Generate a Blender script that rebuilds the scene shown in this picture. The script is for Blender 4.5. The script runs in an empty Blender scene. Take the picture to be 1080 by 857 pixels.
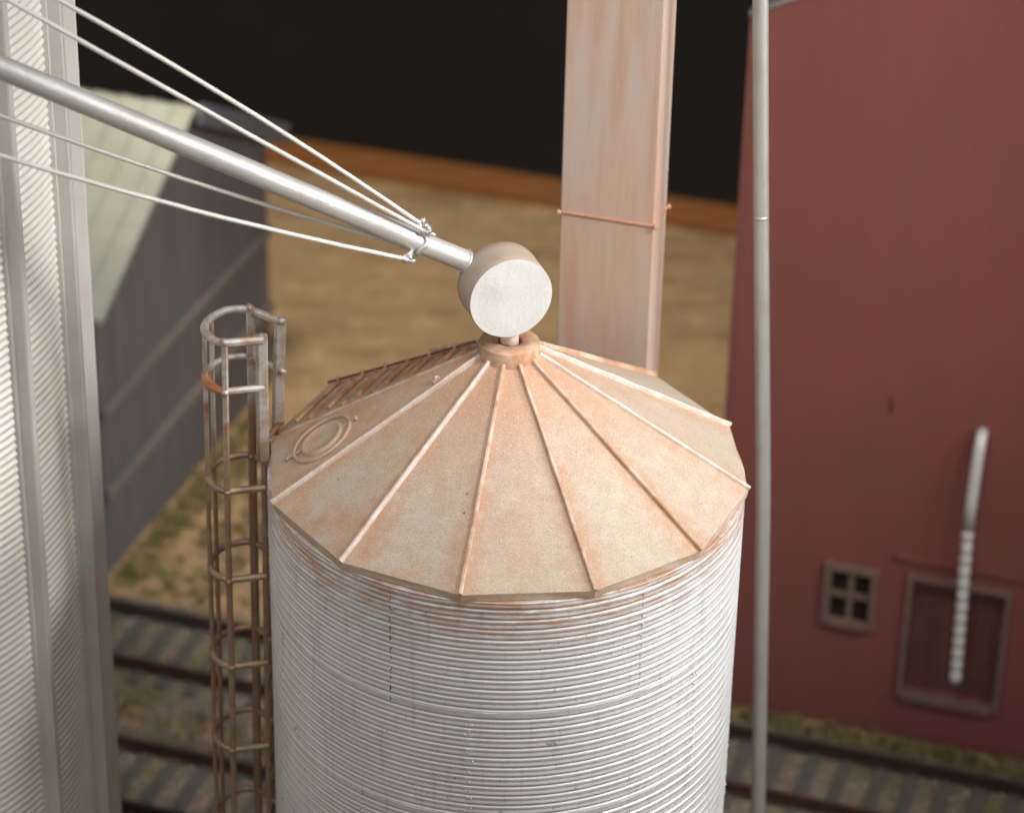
import bpy, bmesh, math, random
from mathutils import Vector, Matrix, noise
random.seed(7)
R_ = math.radians
sc = bpy.context.scene
COL = sc.collection

# ------------------------------------------------------------------ camera
CAMP = Vector((0.0, -30.229, 18.1))
RIGHT = Vector((0.99978, 0.009174, 0.01886))
UP = Vector((-0.020926, 0.496363, 0.867863))
FWD = Vector((0.0014, 0.868067, -0.496446))
cam_data = bpy.data.cameras.new('camera')
cam = bpy.data.objects.new('camera', cam_data)
COL.objects.link(cam)
cam.matrix_world = Matrix(((RIGHT.x, UP.x, -FWD.x, CAMP.x), (RIGHT.y, UP.y, -FWD.y, CAMP.y),
                           (RIGHT.z, UP.z, -FWD.z, CAMP.z), (0, 0, 0, 1)))
cam_data.sensor_fit = 'HORIZONTAL'
cam_data.sensor_width = 36.0
cam_data.lens = 100.22
cam_data.clip_start = 0.5
cam_data.clip_end = 500
cam_data.dof.use_dof = True
cam_data.dof.focus_distance = 33.9
cam_data.dof.aperture_fstop = 0.32
sc.camera = cam

# ------------------------------------------------------------------ world + lamps added out of frame
world = bpy.data.worlds.new('World')
sc.world = world
world.use_nodes = True
bg = world.node_tree.nodes['Background']
bg.inputs['Color'].default_value = (1.0, 0.96, 0.92, 1)
bg.inputs['Strength'].default_value = 0.28

def lamp(name, kind, loc, target, power, col=(1, 1, 1), size=1.0, sizey=None, **kw):
    l = bpy.data.lights.new(name, kind)
    l.energy = power
    l.color = col
    if kind == 'AREA':
        l.shape = 'RECTANGLE'
        l.size = size
        l.size_y = sizey or size
    for k, v in kw.items():
        setattr(l, k, v)
    o = bpy.data.objects.new(name, l)
    COL.objects.link(o)
    o.location = loc
    o.rotation_euler = (Vector(target) - Vector(loc)).to_track_quat('-Z', 'Y').to_euler()
    return o

lamp('key_lamp', 'SPOT', (16.5, -9.8, 18.0), (1.6, 4.5, 2.8), 25500, (1.0, 0.965, 0.925), shadow_soft_size=2.1,
     spot_size=R_(50), spot_blend=1.0)
lamp('fill_lamp', 'AREA', (-13, -26, 15), (0, 0, 0.5), 700, (0.92, 0.96, 1.0), 8, 8)  # added unseen fill, keeps the left sides from going black
lamp('top_fill', 'AREA', (-1.5, -7, 21), (-.5, 0, 1.0), 330, (0.97, 0.98, 1.0), 5, 5, spread=R_(80))  # added overhead fill for highlights along the top of the pipe
lamp('side_lamp', 'AREA', (21, -4.5, 8.5), (0, 0, -1.0), 800, (0.97, 0.98, 1.0), 4, 7, spread=R_(75))
lamp('front_fill', 'SPOT', (5, -32, 21), (3.5, 8.0, 4.2), 12000, (1.0, 0.97, 0.94), shadow_soft_size=3.0,  # added unseen front fill, brightens the upper red wall
     spot_size=R_(36), spot_blend=1.0)
lamp('field_fill', 'SPOT', (-5, 15, 20), (-1.5, 25.5, -11.5), 31000, (1.0, 0.92, 0.79), shadow_soft_size=2.0,  # added unseen fill that brightens the far field
     spot_size=R_(50), spot_blend=1.0)

sc.view_settings.view_transform = 'Standard'
sc.view_settings.look = 'None'
sc.view_settings.exposure = 0
sc.view_settings.gamma = 1
sc.render.engine = 'CYCLES'
sc.render.resolution_x = 1024
sc.render.resolution_y = 812

# ------------------------------------------------------------------ helpers
TH = R_(-17.3)                      # the tracks, houses and leg share this heading
TV = Vector((math.cos(TH), math.sin(TH), 0))
NV = Vector((-math.sin(TH), math.cos(TH), 0))
GZ = -11.5

def sn(s, n, z=0.0):
    return TV * s + NV * n + Vector((0, 0, z))

class MB:
    def __init__(self):
        self.v, self.f, self.sm = [], [], []
    def add(self, vs, fs, smooth=False):
        o = len(self.v)
        self.v += [tuple(p) for p in vs]
        for f in fs:
            self.f.append([i + o for i in f])
            self.sm.append(smooth)
    def box(self, c, size, rot=None, taper=0.0):
        x, y, z = [s / 2 for s in size]
        vs = []
        for dz in (-1, 1):
            k = 1 - (taper if dz > 0 else 0)
            for dx, dy in ((-1, -1), (1, -1), (1, 1), (-1, 1)):
                p = Vector((dx * x * k, dy * y * k, dz * z))
                if rot is not None:
                    p = rot @ p
                vs.append(p + Vector(c))
        self.add(vs, [(3, 2, 1, 0), (4, 5, 6, 7), (0, 1, 5, 4), (1, 2, 6, 5), (2, 3, 7, 6), (3, 0, 4, 7)])
    def beam(self, a, b, w, h, up=(0, 0, 1), ch=0.22):
        """chamfered bar from a to b: w across, h along up"""
        a, b = Vector(a), Vector(b)
        d = (b - a).normalized()
        s = d.cross(Vector(up)).normalized()
        u = s.cross(d).normalized()
        cx, cy = w / 2, h / 2
        k = min(w, h) * ch
        prof = [(-cx + k, -cy), (cx - k, -cy), (cx, -cy + k), (cx, cy - k), (cx - k, cy), (-cx + k, cy), (-cx, cy - k), (-cx, -cy + k)]
        vs = [a + s * p + u * q for p, q in prof] + [b + s * p + u * q for p, q in prof]
        n = 8
        fs = [(i, (i + 1) % n, n + (i + 1) % n, n + i) for i in range(n)]
        fs += [tuple(range(n))[::-1], tuple(range(n, 2 * n))]
        self.add(vs, fs)
    def tube(self, pts, r, seg=16, cap=True, jit=0.0, closed=False, flat=None):
        pts = [Vector(p) for p in pts]
        n = len(pts)
        rs = r if isinstance(r, (list, tuple)) else [r] * n
        vs = []
        prev = None
        for i, p in enumerate(pts):
            if closed:
                d = pts[(i + 1) % n] - pts[i - 1]
            else:
                d = pts[min(i + 1, n - 1)] - pts[max(i - 1, 0)]
            d.normalize()
            if prev is None:
                ref = Vector((0, 0, 1)) if abs(d.z) < 0.9 else Vector((1, 0, 0))
                s = d.cross(ref).normalized()
            else:
                s = (prev - d * prev.dot(d)).normalized()
            prev = s
            u = s.cross(d)
            for k in range(seg):
                a = 2 * math.pi * k / seg
                rr = rs[i] * (1 + jit * noise.noise(Vector((i * .7, k * .9, n * .3))))
                q = u * math.sin(a) * rr * (flat or 1.0)
                vs.append(p + s * math.cos(a) * rr + q)
        fs = []
        m = n if closed else n - 1
        for i in range(m):
            j = (i + 1) % n
            for k in range(seg):
                fs.append((i * seg + k, j * seg + k, j * seg + (k + 1) % seg, i * seg + (k + 1) % seg))
        self.add(vs, fs, True)
        if cap and not closed:
            self.add(vs[:seg], [tuple(range(seg))])
            self.add(vs[-seg:], [tuple(range(seg))[::-1]])
    def lathe(self, prof, seg=96, a0=0.0, a1=2 * math.pi, c=(0, 0), smooth=True):
        full = abs(a1 - a0 - 2 * math.pi) < 1e-6
        m = seg if full else seg + 1
        vs = []
        for r, z in prof:
            for k in range(m):
                a = a0 + (a1 - a0) * k / seg
                vs.append((c[0] + r * math.cos(a), c[1] + r * math.sin(a), z))
        fs = []
        for i in range(len(prof) - 1):
            for k in range(seg):
                k2 = (k + 1) % m
                fs.append((i * m + k, i * m + k2, (i + 1) * m + k2, (i + 1) * m + k))
        self.add(vs, fs, smooth)
    def blob(self, c, r, seg=8, squash=(1, 1, 1), jit=0.0):
        vs, fs = [], []
        c = Vector(c)
        rings = seg // 2
        for i in range(rings + 1):
            t = math.pi * i / rings
            for k in range(seg):
                a = 2 * math.pi * k / seg
                q = Vector((math.sin(t) * math.cos(a) * squash[0], math.sin(t) * math.sin(a) * squash[1], math.cos(t) * squash[2]))
                rr = r * (1 + jit * noise.noise(q * 2.3 + c * 9))
                vs.append(c + q * rr)
        for i in range(rings):
            for k in range(seg):
                fs.append((i * seg + k, (i + 1) * seg + k, (i + 1) * seg + (k + 1) % seg, i * seg + (k + 1) % seg))
        self.add(vs, fs, True)
    def build(self, name, mat, parent=None, recalc=True, bevel=0):
        me = bpy.data.meshes.new(name)
        me.from_pydata(self.v, [], self.f)
        me.polygons.foreach_set('use_smooth', self.sm)
        me.materials.append(mat)
        if recalc:
            bm = bmesh.new(); bm.from_mesh(me)
            bmesh.ops.remove_doubles(bm, verts=bm.verts, dist=1e-5)
            bmesh.ops.recalc_face_normals(bm, faces=bm.faces)
            bm.to_mesh(me); bm.free()
        me.update()
        o = bpy.data.objects.new(name, me)
        COL.objects.link(o)
        if parent is not None:
            o.parent = parent
        if bevel:
            b = o.modifiers.new('bevel', 'BEVEL')
            b.width = bevel; b.segments = 2; b.limit_method = 'ANGLE'
        return o

def tag(o, label=None, cat=None, group=None, kind=None):
    if label: o['label'] = label
    if cat: o['category'] = cat
    if group: o['group'] = group
    if kind: o['kind'] = kind
    return o

def thing(name, label, cat, loc=(0, 0, 0), rz=0.0, group=None):
    o = bpy.data.objects.new(name, None)
    COL.objects.link(o)
    o.location = loc
    o.rotation_euler = (0, 0, rz)
    o.empty_display_size = 0.3
    return tag(o, label, cat, group)

# ------------------------------------------------------------------ materials
class NT:
    def __init__(self, name):
        self.m = bpy.data.materials.new(name)
        self.m.use_nodes = True
        self.t = self.m.node_tree
        self.b = self.t.nodes['Principled BSDF']
        self.tc = self.t.nodes.new('ShaderNodeTexCoord')
    def n(self, kind, **kw):
        x = self.t.nodes.new(kind)
        for k, v in kw.items():
            setattr(x, k, v)
        return x
    def l(self, a, b):
        self.t.links.new(a, b)
    def setv(self, sock, v):
        if hasattr(v, 'links') or hasattr(v, 'is_linked'):
            self.l(v, sock)
        else:
            sock.default_value = v
    def math(self, op, a, b=0.0, c=None):
        x = self.n('ShaderNodeMath', operation=op)
        self.setv(x.inputs[0], a); self.setv(x.inputs[1], b)
        if c is not None: self.setv(x.inputs[2], c)
        return x.outputs[0]
    def noise(self, scale, detail=4, rough=0.6, vec=None, stretch=None, dist=0.0):
        x = self.n('ShaderNodeTexNoise')
        x.inputs['Scale'].default_value = scale
        x.inputs['Detail'].default_value = detail
        x.inputs['Roughness'].default_value = rough
        x.inputs['Distortion'].default_value = dist
        v = vec or self.tc.outputs['Object']
        if stretch:
            mp = self.n('ShaderNodeMapping')
            mp.inputs['Scale'].default_value = stretch
            self.l(v, mp.inputs['Vector']); v = mp.outputs[0]
        self.l(v, x.inputs['Vector'])
        return x.outputs['Fac']
    def ramp(self, fac, lo, hi, smooth=True):
        x = self.n('ShaderNodeMapRange', interpolation_type='SMOOTHSTEP' if smooth else 'LINEAR')
        self.setv(x.inputs['Value'], fac)
        x.inputs['From Min'].default_value = lo
        x.inputs['From Max'].default_value = hi
        return x.outputs['Result']
    def mix(self, fac, a, b, mode='MIX'):
        x = self.n('ShaderNodeMix', data_type='RGBA', blend_type=mode)
        self.setv(x.inputs['Factor'], fac)
        for s, v in ((x.inputs[6], a), (x.inputs[7], b)):
            if isinstance(v, tuple): s.default_value = (*v, 1)
            else: self.l(v, s)
        return x.outputs[2]
    def bump(self, h, strength, dist, prev=None):
        x = self.n('ShaderNodeBump')
        x.inputs['Strength'].default_value = strength
        x.inputs['Distance'].default_value = dist
        self.setv(x.inputs['Height'], h)
        if prev is not None: self.l(prev, x.inputs['Normal'])
        return x.outputs[0]
    def out(self, col, rough=0.5, metal=0.0, normal=None, spec=None):
        b = self.b
        if isinstance(col, tuple): b.inputs['Base Color'].default_value = (*col, 1)
        else: self.l(col, b.inputs['Base Color'])
        self.setv(b.inputs['Roughness'], rough)
        self.setv(b.inputs['Metallic'], metal)
        if spec is not None: b.inputs['Specular IOR Level'].default_value = spec
        if normal is not None: self.l(normal, b.inputs['Normal'])
        return self.m

def mat_silver(name, base=(.56, .56, .55), dirt=(.30, .25, .20), metal=.55, rough=.42, dirt_amt=.5, rust=None, rust_z=None, grain=50):
    t = NT(name)
    n1 = t.noise(1.3, 5, .6); n2 = t.noise(grain, 3, .7); n3 = t.noise(6, 4, .6, stretch=(1, 1, .25))
    c = t.mix(t.math('MULTIPLY', t.ramp(n1, .45, .75), dirt_amt), base, dirt)
    c = t.mix(t.math('MULTIPLY', t.ramp(n3, .55, .8), dirt_amt * .6), c, tuple(x * .8 for x in dirt))
    c = t.mix(t.ramp(n2, .25, .8), c, tuple(min(1, x * 1.25) for x in base), 'MIX') if False else c
    c = t.mix(t.math('MULTIPLY', t.ramp(n2, .58, .74), .35), c, tuple(min(1, x * 1.35) for x in base))
    if rust:
        zz = t.n('ShaderNodeSeparateXYZ'); t.l(t.tc.outputs['Object'], zz.inputs[0])
        m = t.ramp(zz.outputs['Z'], rust_z[0], rust_z[1])
        m = t.math('MULTIPLY', m, t.ramp(t.noise(2.6, 5, .65), .36, .62))
        c = t.mix(t.math('MULTIPLY', m, .8), c, rust)
    nn = t.bump(n2, .35, .02)
    return t.out(c, t.math('ADD', t.math('MULTIPLY', n2, .18), rough - .08), metal, nn)

M = {}
M['pipe'] = mat_silver('silver_pipe', (.58, .57, .54), (.33, .305, .28), .5, .46, .4, grain=32)
M['wire'] = mat_silver('silver_wire', (.72, .69, .63), (.40, .36, .30), .3, .48, .3)
M['pole'] = mat_silver('dull_pipe', (.50, .49, .46), (.32, .29, .26), .6, .38, .4)
M['clamp'] = mat_silver('solder_metal', (.62, .61, .59), (.25, .24, .22), .6, .34, .5)
M['drum'] = mat_silver('drum_side', (.40, .32, .25), (.33, .20, .13), .1, .65, .8, grain=26)
M['drum_face'] = mat_silver('drum_face', (.63, .62, .60), (.50, .47, .43), .15, .5, .6, grain=22)

def mat_wall():
    t = NT('bin_corrugated_paint')
    sep = t.n('ShaderNodeSeparateXYZ'); t.l(t.tc.outputs['Object'], sep.inputs[0])
    z = sep.outputs['Z']
    n1 = t.noise(1.1, 5, .6); n2 = t.noise(60, 3, .7); n3 = t.noise(9, 4, .6, stretch=(1, 1, .12))
    n4 = t.noise(2.6, 5, .7, stretch=(1, 1, 9))
    c = t.mix(t.ramp(n1, .3, .7), (.86, .86, .845), (.77, .765, .75))
    # every sheet ring has a sharp dark groove and a shallow trough with blue-grey shade painted in
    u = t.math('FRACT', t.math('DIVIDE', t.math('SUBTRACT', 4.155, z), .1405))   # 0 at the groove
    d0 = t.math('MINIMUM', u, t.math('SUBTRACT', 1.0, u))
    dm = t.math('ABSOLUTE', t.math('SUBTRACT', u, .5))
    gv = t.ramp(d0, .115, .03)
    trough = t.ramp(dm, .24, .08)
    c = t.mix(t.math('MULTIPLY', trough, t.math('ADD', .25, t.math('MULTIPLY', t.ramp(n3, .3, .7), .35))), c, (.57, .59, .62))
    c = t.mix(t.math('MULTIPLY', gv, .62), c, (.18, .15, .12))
    c = t.mix(t.math('MULTIPLY', t.ramp(n3, .52, .75), .35), c, (.40, .36, .32))
    # rust run-off just under the eave
    m = t.ramp(z, -1.15, -.1)
    m = t.math('MULTIPLY', m, t.ramp(n4, .38, .66))
    c = t.mix(t.math('MULTIPLY', m, .85), c, (.50, .24, .12))
    m2 = t.math('MULTIPLY', t.ramp(z, -.5, -.1), t.ramp(t.noise(2.2, 3), .35, .6))
    c = t.mix(t.math('MULTIPLY', m2, .5), c, (.44, .26, .16))
    c = t.mix(t.math('MULTIPLY', t.ramp(n2, .6, .72), .4), c, (.75, .75, .74))
    c = t.mix(t.math('MULTIPLY', t.ramp(t.noise(13, 2, .5), .70, .76), .6), c, (.08, .07, .06))
    nn = t.bump(n2, .3, .015)
    return t.out(c, .42, .35, nn)
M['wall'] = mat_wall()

def mat_roof():
    t = NT('rusty_tan_roof')
    sep = t.n('ShaderNodeSeparateXYZ'); t.l(t.tc.outputs['Object'], sep.inputs[0])
    x, y = sep.outputs['X'], sep.outputs['Y']
    ang = t.math('ARCTAN2', x, t.math('MULTIPLY', y, -1))          # 0 towards -Y
    a = t.math('DIVIDE', t.math('ADD', ang, R_(99.6 + 360)), R_(30))
    fr = t.math('FRACT', a)
    d = t.math('ABSOLUTE', t.math('SUBTRACT', fr, .5))               # .5 at the ridges
    rad = t.math('SQRT', t.math('ADD', t.math('MULTIPLY', x, x), t.math('MULTIPLY', y, y)))
    # each panel has its own amount of rust
    wn = t.n('ShaderNodeTexWhiteNoise', noise_dimensions='1D'); t.l(t.math('FLOOR', a), wn.inputs['W'])
    n1 = t.noise(1.5, 6, .65); n2 = t.noise(4.5, 6, .7); g = t.noise(52, 3, .7); g2 = t.noise(24, 3, .7)
    c = t.mix(t.ramp(n2, .3, .7), (.495, .425, .345), (.43, .365, .29))
    ridge = t.math('MULTIPLY', t.math('POWER', t.ramp(d, .05, .52), 1.6), t.ramp(n2, .05, .70))
    top = t.math('MULTIPLY', t.ramp(rad, 2.5, .3), t.ramp(n1, .15, .55))
    patch = t.math('MULTIPLY', t.ramp(n1, .34, .70), t.math('ADD', t.math('MULTIPLY', t.ramp(x, 1.2, -2.0), .9), .35))
    rim = t.math('MULTIPLY', t.ramp(rad, 2.78, 2.98), t.ramp(n2, .42, .6))
    m = t.math('MAXIMUM', t.math('MAXIMUM', t.math('MULTIPLY', ridge, .85), t.math('MULTIPLY', top, .8)), t.math('MAXIMUM', t.math('MULTIPLY', patch, .7), t.math('MULTIPLY', rim, .5)))
    c = t.mix(m, c, (.47, .235, .125))
    # spatter grain
    c = t.mix(t.math('MULTIPLY', t.ramp(g, .54, .68), .42), c, (.70, .60, .47))
    c = t.mix(t.math('MULTIPLY', t.ramp(g, .47, .34), .5), c, (.27, .17, .10))
    c = t.mix(t.math('MULTIPLY', t.ramp(g2, .62, .75), .30), c, (.50, .23, .12))
    sp = t.noise(14, 1, .4)
    c = t.mix(t.math('MULTIPLY', t.ramp(sp, .80, .83), .8), c, (.08, .05, .03))
    nn = t.bump(g, .35, .02); nn = t.bump(n2, .25, .05, nn)
    return t.out(c, .6, .1, nn)
M['roof'] = mat_roof()

def mat_simple(name, c1, c2, scale=3, rough=.6, metal=0, bump=.2, bd=.02, grain=60, stretch=None, lo=.35, hi=.65, spec=None):
    t = NT(name)
    n = t.noise(scale, 5, .65, stretch=stretch); g = t.noise(grain, 2, .6)
    c = t.mix(t.ramp(n, lo, hi), c1, c2)
    c = t.mix(t.math('MULTIPLY', t.ramp(g, .5, .75), .3), c, tuple(min(1, x * 1.35) for x in c1))
    return t.out(c, rough, metal, t.bump(g, bump, bd), spec)

M['rib'] = mat_simple('roof_rib_paint', (.58, .47, .38), (.44, .24, .13), 2.4, .55, .15, .3)
M['rib_pale'] = mat_simple('pale_rib_paint', (.66, .585, .53), (.55, .42, .34), 5, .6, .1, .3)
M['fascia'] = mat_simple('eave_edge_paint', (.56, .46, .36), (.46, .31, .20), 3, .6, .1, .3)
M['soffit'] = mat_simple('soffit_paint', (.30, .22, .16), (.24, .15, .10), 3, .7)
M['collar'] = mat_simple('collar_rust', (.52, .36, .25), (.42, .20, .10), 5, .65, .05, .4)
M['hole'] = mat_simple('dark_hole', (.05, .03, .02), (.03, .02, .02), 4, .8)
M['rust_rung'] = mat_simple('rusty_rungs', (.52, .32, .18), (.38, .17, .08), 6, .6, .1)
M['rust_dark'] = mat_simple('dark_rust', (.22, .11, .07), (.14, .07, .05), 6, .7, .1)

def mat_cage():
    t = NT('cage_paint')
    sep = t.n('ShaderNodeSeparateXYZ'); t.l(t.tc.outputs['Object'], sep.inputs[0])
    n = t.noise(2.2, 5, .6); g = t.noise(45, 2, .6)
    m = t.math('ADD', t.ramp(sep.outputs['Z'], 1.3, -.6), t.math('MULTIPLY', t.math('SUBTRACT', n, .5), 1.3))
    c = t.mix(t.ramp(m, .2, .8), (.54, .52, .48), (.30, .205, .14))
    c = t.mix(t.math('MULTIPLY', t.ramp(t.noise(5, 4, .6), .42, .62), .75), c, (.40, .28, .19))
    c = t.mix(t.ramp(n, .56, .70), c, (.42, .19, .10))
    c = t.mix(t.math('MULTIPLY', t.ramp(g, .55, .75), .25), c, (.6, .58, .55))
    return t.out(c, .45, .45, t.bump(g, .4, .015))
M['cage'] = mat_cage()
M['cage_rust'] = mat_simple('cage_hoop_rust', (.52, .20, .09), (.36, .15, .08), 5, .6, .05)

def mat_tank(name, c1, c2):
    t = NT(name)
    n = t.noise(1.2, 4, .6); g = t.noise(40, 2, .6)
    sep = t.n('ShaderNodeSeparateXYZ'); t.l(t.tc.outputs['Object'], sep.inputs[0])
    c = t.mix(t.ramp(n, .35, .65), c1, c2)
    return t.out(c, .45, .2, t.bump(g, .2, .02))
M['tank'] = mat_tank('pale_tank_paint', (.78, .75, .68), (.73, .70, .63))
M['post'] = mat_tank('tank_post_paint', (.58, .56, .54), (.55, .51, .47))

def mat_leg():
    t = NT('leg_streaked_paint')
    n = t.noise(3.2, 5, .6, stretch=(1, 1, .10)); n2 = t.noise(1.1, 4, .6, stretch=(1, 1, .5)); g = t.noise(55, 2, .6)
    c = t.mix(t.ramp(n2, .3, .7), (.50, .37, .30), (.47, .39, .335))
    c = t.mix(t.math('MULTIPLY', t.ramp(n, .36, .74), .8), c, (.46, .25, .16))
    c = t.mix(t.math('MULTIPLY', t.ramp(g, .6, .75), .3), c, (.66, .55, .50))
    c = t.mix(t.math('MULTIPLY', t.ramp(g, .33, .25), .5), c, (.3, .2, .15))
    return t.out(c, .6, .1, t.bump(g, .3, .02))
M['leg'] = mat_leg()
M['band'] = mat_simple('leg_band_rust', (.40, .22, .15), (.42, .19, .10), 4, .6, 0)

def mat_red():
    t = NT('barn_red_paint')
    n = t.noise(1.4, 4, .6, stretch=(1, 1, .22)); n2 = t.noise(.5, 4, .6); w = t.n('ShaderNodeTexWave', wave_type='BANDS', bands_direction='Z')
    w.inputs['Scale'].default_value = 2.6; w.inputs['Distortion'].default_value = .3
    t.l(t.tc.outputs['Object'], w.inputs['Vector'])
    c = t.mix(t.ramp(n, .3, .7), (.275, .086, .076), (.24, .085, .072))
    c = t.mix(t.math('MULTIPLY', t.ramp(n2, .45, .7), .6), c, (.225, .090, .072))
    c = t.mix(t.math('MULTIPLY', t.ramp(w.outputs['Fac'], .85, 1.0), .12), c, (.15, .055, .045))
    return t.out(c, .7, 0, t.bump(w.outputs['Fac'], .04, .03), .2)
M['red'] = mat_red()
M['door_red'] = mat_simple('door_red', (.165, .062, .050), (.13, .052, .042), 3, .75)
M['red_trim'] = mat_simple('red_trim', (.235, .075, .064), (.20, .065, .055), 3, .65)
M['tan_trim'] = mat_simple('tan_trim', (.215, .135, .10), (.18, .115, .085), 3, .7)
M['grey_roof'] = mat_simple('grey_roof', (.30, .28, .265), (.25, .235, .22), 3, .5, .2)
M['glass'] = mat_simple('dark_glass', (.012, .013, .013), (.02, .02, .018), 3, .15, 0, 0)
M['white_metal'] = mat_simple('white_spout', (.78, .77, .75), (.70, .68, .65), 5, .35, .1)
M['dark_mark'] = mat_simple('dark_scratch', (.07, .02, .02), (.06, .02, .02), 5, .7)

def mat_shed():
    t = NT('weathered_grey_boards')
    n = t.noise(2.0, 4, .6, stretch=(1, 3, .15)); n2 = t.noise(.8, 4, .6)
    c = t.mix(t.ramp(n, .3, .7), (.215, .20, .20), (.16, .15, .158))
    c = t.mix(t.math('MULTIPLY', t.ramp(n2, .5, .72), .6), c, (.23, .185, .16))
    return t.out(c, .8, 0, None, .2)
M['shed'] = mat_shed()
M['girt'] = mat_simple('shed_girt_wood', (.21, .175, .155), (.17, .145, .13), 3, .8)

def mat_shedroof():
    t = NT('pale_green_roof')
    n = t.noise(1.6, 4, .6, stretch=(.4, 2, 1)); n2 = t.noise(.9, 3, .6)
    c = t.mix(t.ramp(n, .3, .7), (.42, .43, .36), (.36, .37, .31))
    c = t.mix(t.math('MULTIPLY', t.ramp(n2, .5, .7), .5), c, (.42, .36, .25))
    return t.out(c, .6, .05, None, .3)
M['shed_roof'] = mat_shedroof()
M['blue_metal'] = mat_simple('blue_grey_trim', (.19, .205, .245), (.15, .165, .20), 3, .45, .3)

def mat_ground():
    t = NT('dry_field_ground')
    n = t.noise(.28, 6, .65); n2 = t.noise(1.6, 6, .7); n3 = t.noise(9, 4, .7)
    nst = t.noise(.8, 5, .65, stretch=(.45, 1.6, 1))
    c = t.mix(t.ramp(n, .36, .64), (.46, .305, .17), (.39, .26, .145))
    c = t.mix(t.math('MULTIPLY', t.ramp(nst, .46, .68), .85), c, (.25, .17, .085))
    c = t.mix(t.math('MULTIPLY', t.ramp(n2, .50, .66), .6), c, (.56, .40, .23))
    c = t.mix(t.math('MULTIPLY', t.ramp(n3, .52, .68), .6), c, (.13, .09, .045))
    return t.out(c, .95, 0, t.bump(n3, .6, .12), .1)
M['ground'] = mat_ground()

def mat_ballast():
    t = NT('ballast_grey')
    v = t.n('ShaderNodeTexVoronoi'); v.inputs['Scale'].default_value = 9
    t.l(t.tc.outputs['Object'], v.inputs['Vector'])
    n = t.noise(1.2, 5, .65); n3 = t.noise(.55, 4, .6)
    c = t.mix(t.ramp(n, .35, .65), (.39, .31, .225), (.32, .26, .195))
    c = t.mix(.45, c, t.mix(.6, v.outputs['Color'], (.17, .14, .11)), 'MULTIPLY')
    c = t.mix(t.math('MULTIPLY', t.ramp(n3, .50, .66), .6), c, (.15, .14, .045))
    return t.out(c, .9, 0, t.bump(v.outputs['Distance'], .8, .08), .2)
M['ballast'] = mat_ballast()
M['stone'] = mat_simple('ballast_stone', (.32, .26, .195), (.20, .165, .13), 2.2, .9, 0, .3, .02, 30)
M['tie'] = mat_simple('creosote_tie', (.095, .088, .082), (.13, .112, .095), 3, .85)
M['rail'] = mat_simple('rusty_rail', (.10, .045, .032), (.065, .032, .026), 3, .6, .2)
M['rail_dark'] = mat_simple('dark_rail', (.060, .040, .034), (.045, .030, .027), 3, .6, .2)
M['tuft'] = mat_simple('olive_ground_cover', (.27, .22, .085), (.21, .175, .08), 1.5, .9, 0, .2, .02, 20)
M['wood'] = mat_simple('orange_wood_edge', (.30, .115, .030), (.24, .09, .025), .8, .6, 0, .1, .02, 30, (1, 8, 8))

def mat_backdrop():
    t = NT('black_backdrop')
    n = t.noise(.15, 4, .6)
    return t.out(t.mix(t.ramp(n, .3, .7), (.055, .047, .040), (.042, .038, .034)), .9, 0, None, .1)
M['black'] = mat_backdrop()

# ------------------------------------------------------------------ setting
g = MB()
NX, NY = 120, 90
vs, fs = [], []
for j in range(NY + 1):
    for i in range(NX + 1):
        s = -45 + 90 * i / NX; n = -38 + 68 * j / NY
        h = .10 * noise.noise(Vector((s * .35, n * .35, 0))) + .05 * noise.noise(Vector((s * 1.1, n * 1.1, 3)))
        if n > 29.2 or n < 12.6: h *= .25
        vs.append(sn(s, n, GZ + h - .03))
for j in range(NY):
    for i in range(NX):
        a = j * (NX + 1) + i
        fs.append((a, a + 1, a + NX + 2, a + NX + 1))
g.add(vs, fs, True)
tag(g.build('ground', M['ground'], recalc=False), kind='structure')

edge = MB()
edge.box(sn(0, 30.55, GZ - .05), (90, 1.05, .62), Matrix.Rotation(TH, 3, 'Z'))
tag(edge.build('table_edge', M['wood'], bevel=.06), kind='structure')

bd = MB()
vs = []
prof = [(31.3, -30)] + [(46 - 8 * (1 - math.sin(a)), -22 - 8 * math.cos(a) + 0) for a in [R_(x) for x in (0, 20, 40, 60, 80, 90)]] + [(46, 45)]
for n, z in prof:
    for s in (-110, 110):
        vs.append(sn(s, n, z))
bd.add(vs, [(2 * i, 2 * i + 1, 2 * i + 3, 2 * i + 2) for i in range(len(prof) - 1)], True)
tag(bd.build('backdrop', M['black'], recalc=False), kind='structure')

# ballast beds
def bed(n0, n1, zt):
    m = MB(); vs, fs = [], []
    N = 260
    prof = [(n0 - .55, -.10), (n0 - .2, zt * .6), (n0, zt), (n1, zt), (n1 + .2, zt * .6), (n1 + .55, -.10)]
    for i in range(N + 1):
        s = -24 + 44 * i / N
        for k, (n, z) in enumerate(prof):
            j = .10 * noise.noise(Vector((s * 1.4, k * 3.1, n0)))
            vs.append(sn(s, n + j, GZ + z + .03 * noise.noise(Vector((s * 4, n * 3, 1)))))
    P = len(prof)
    for i in range(N):
        for k in range(P - 1):
            a = i * P + k
            fs.append((a, a + 1, a + P + 1, a + P))
    m.add(vs, fs, True)
    return m
b = bed(8.7, 10.95, .17); tag(b.build('track_bed', M['ballast'], recalc=False), kind='structure')
b = bed(4.75, 7.25, .17); tag(b.build('track_bed', M['ballast'], recalc=False), kind='structure')

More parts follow.
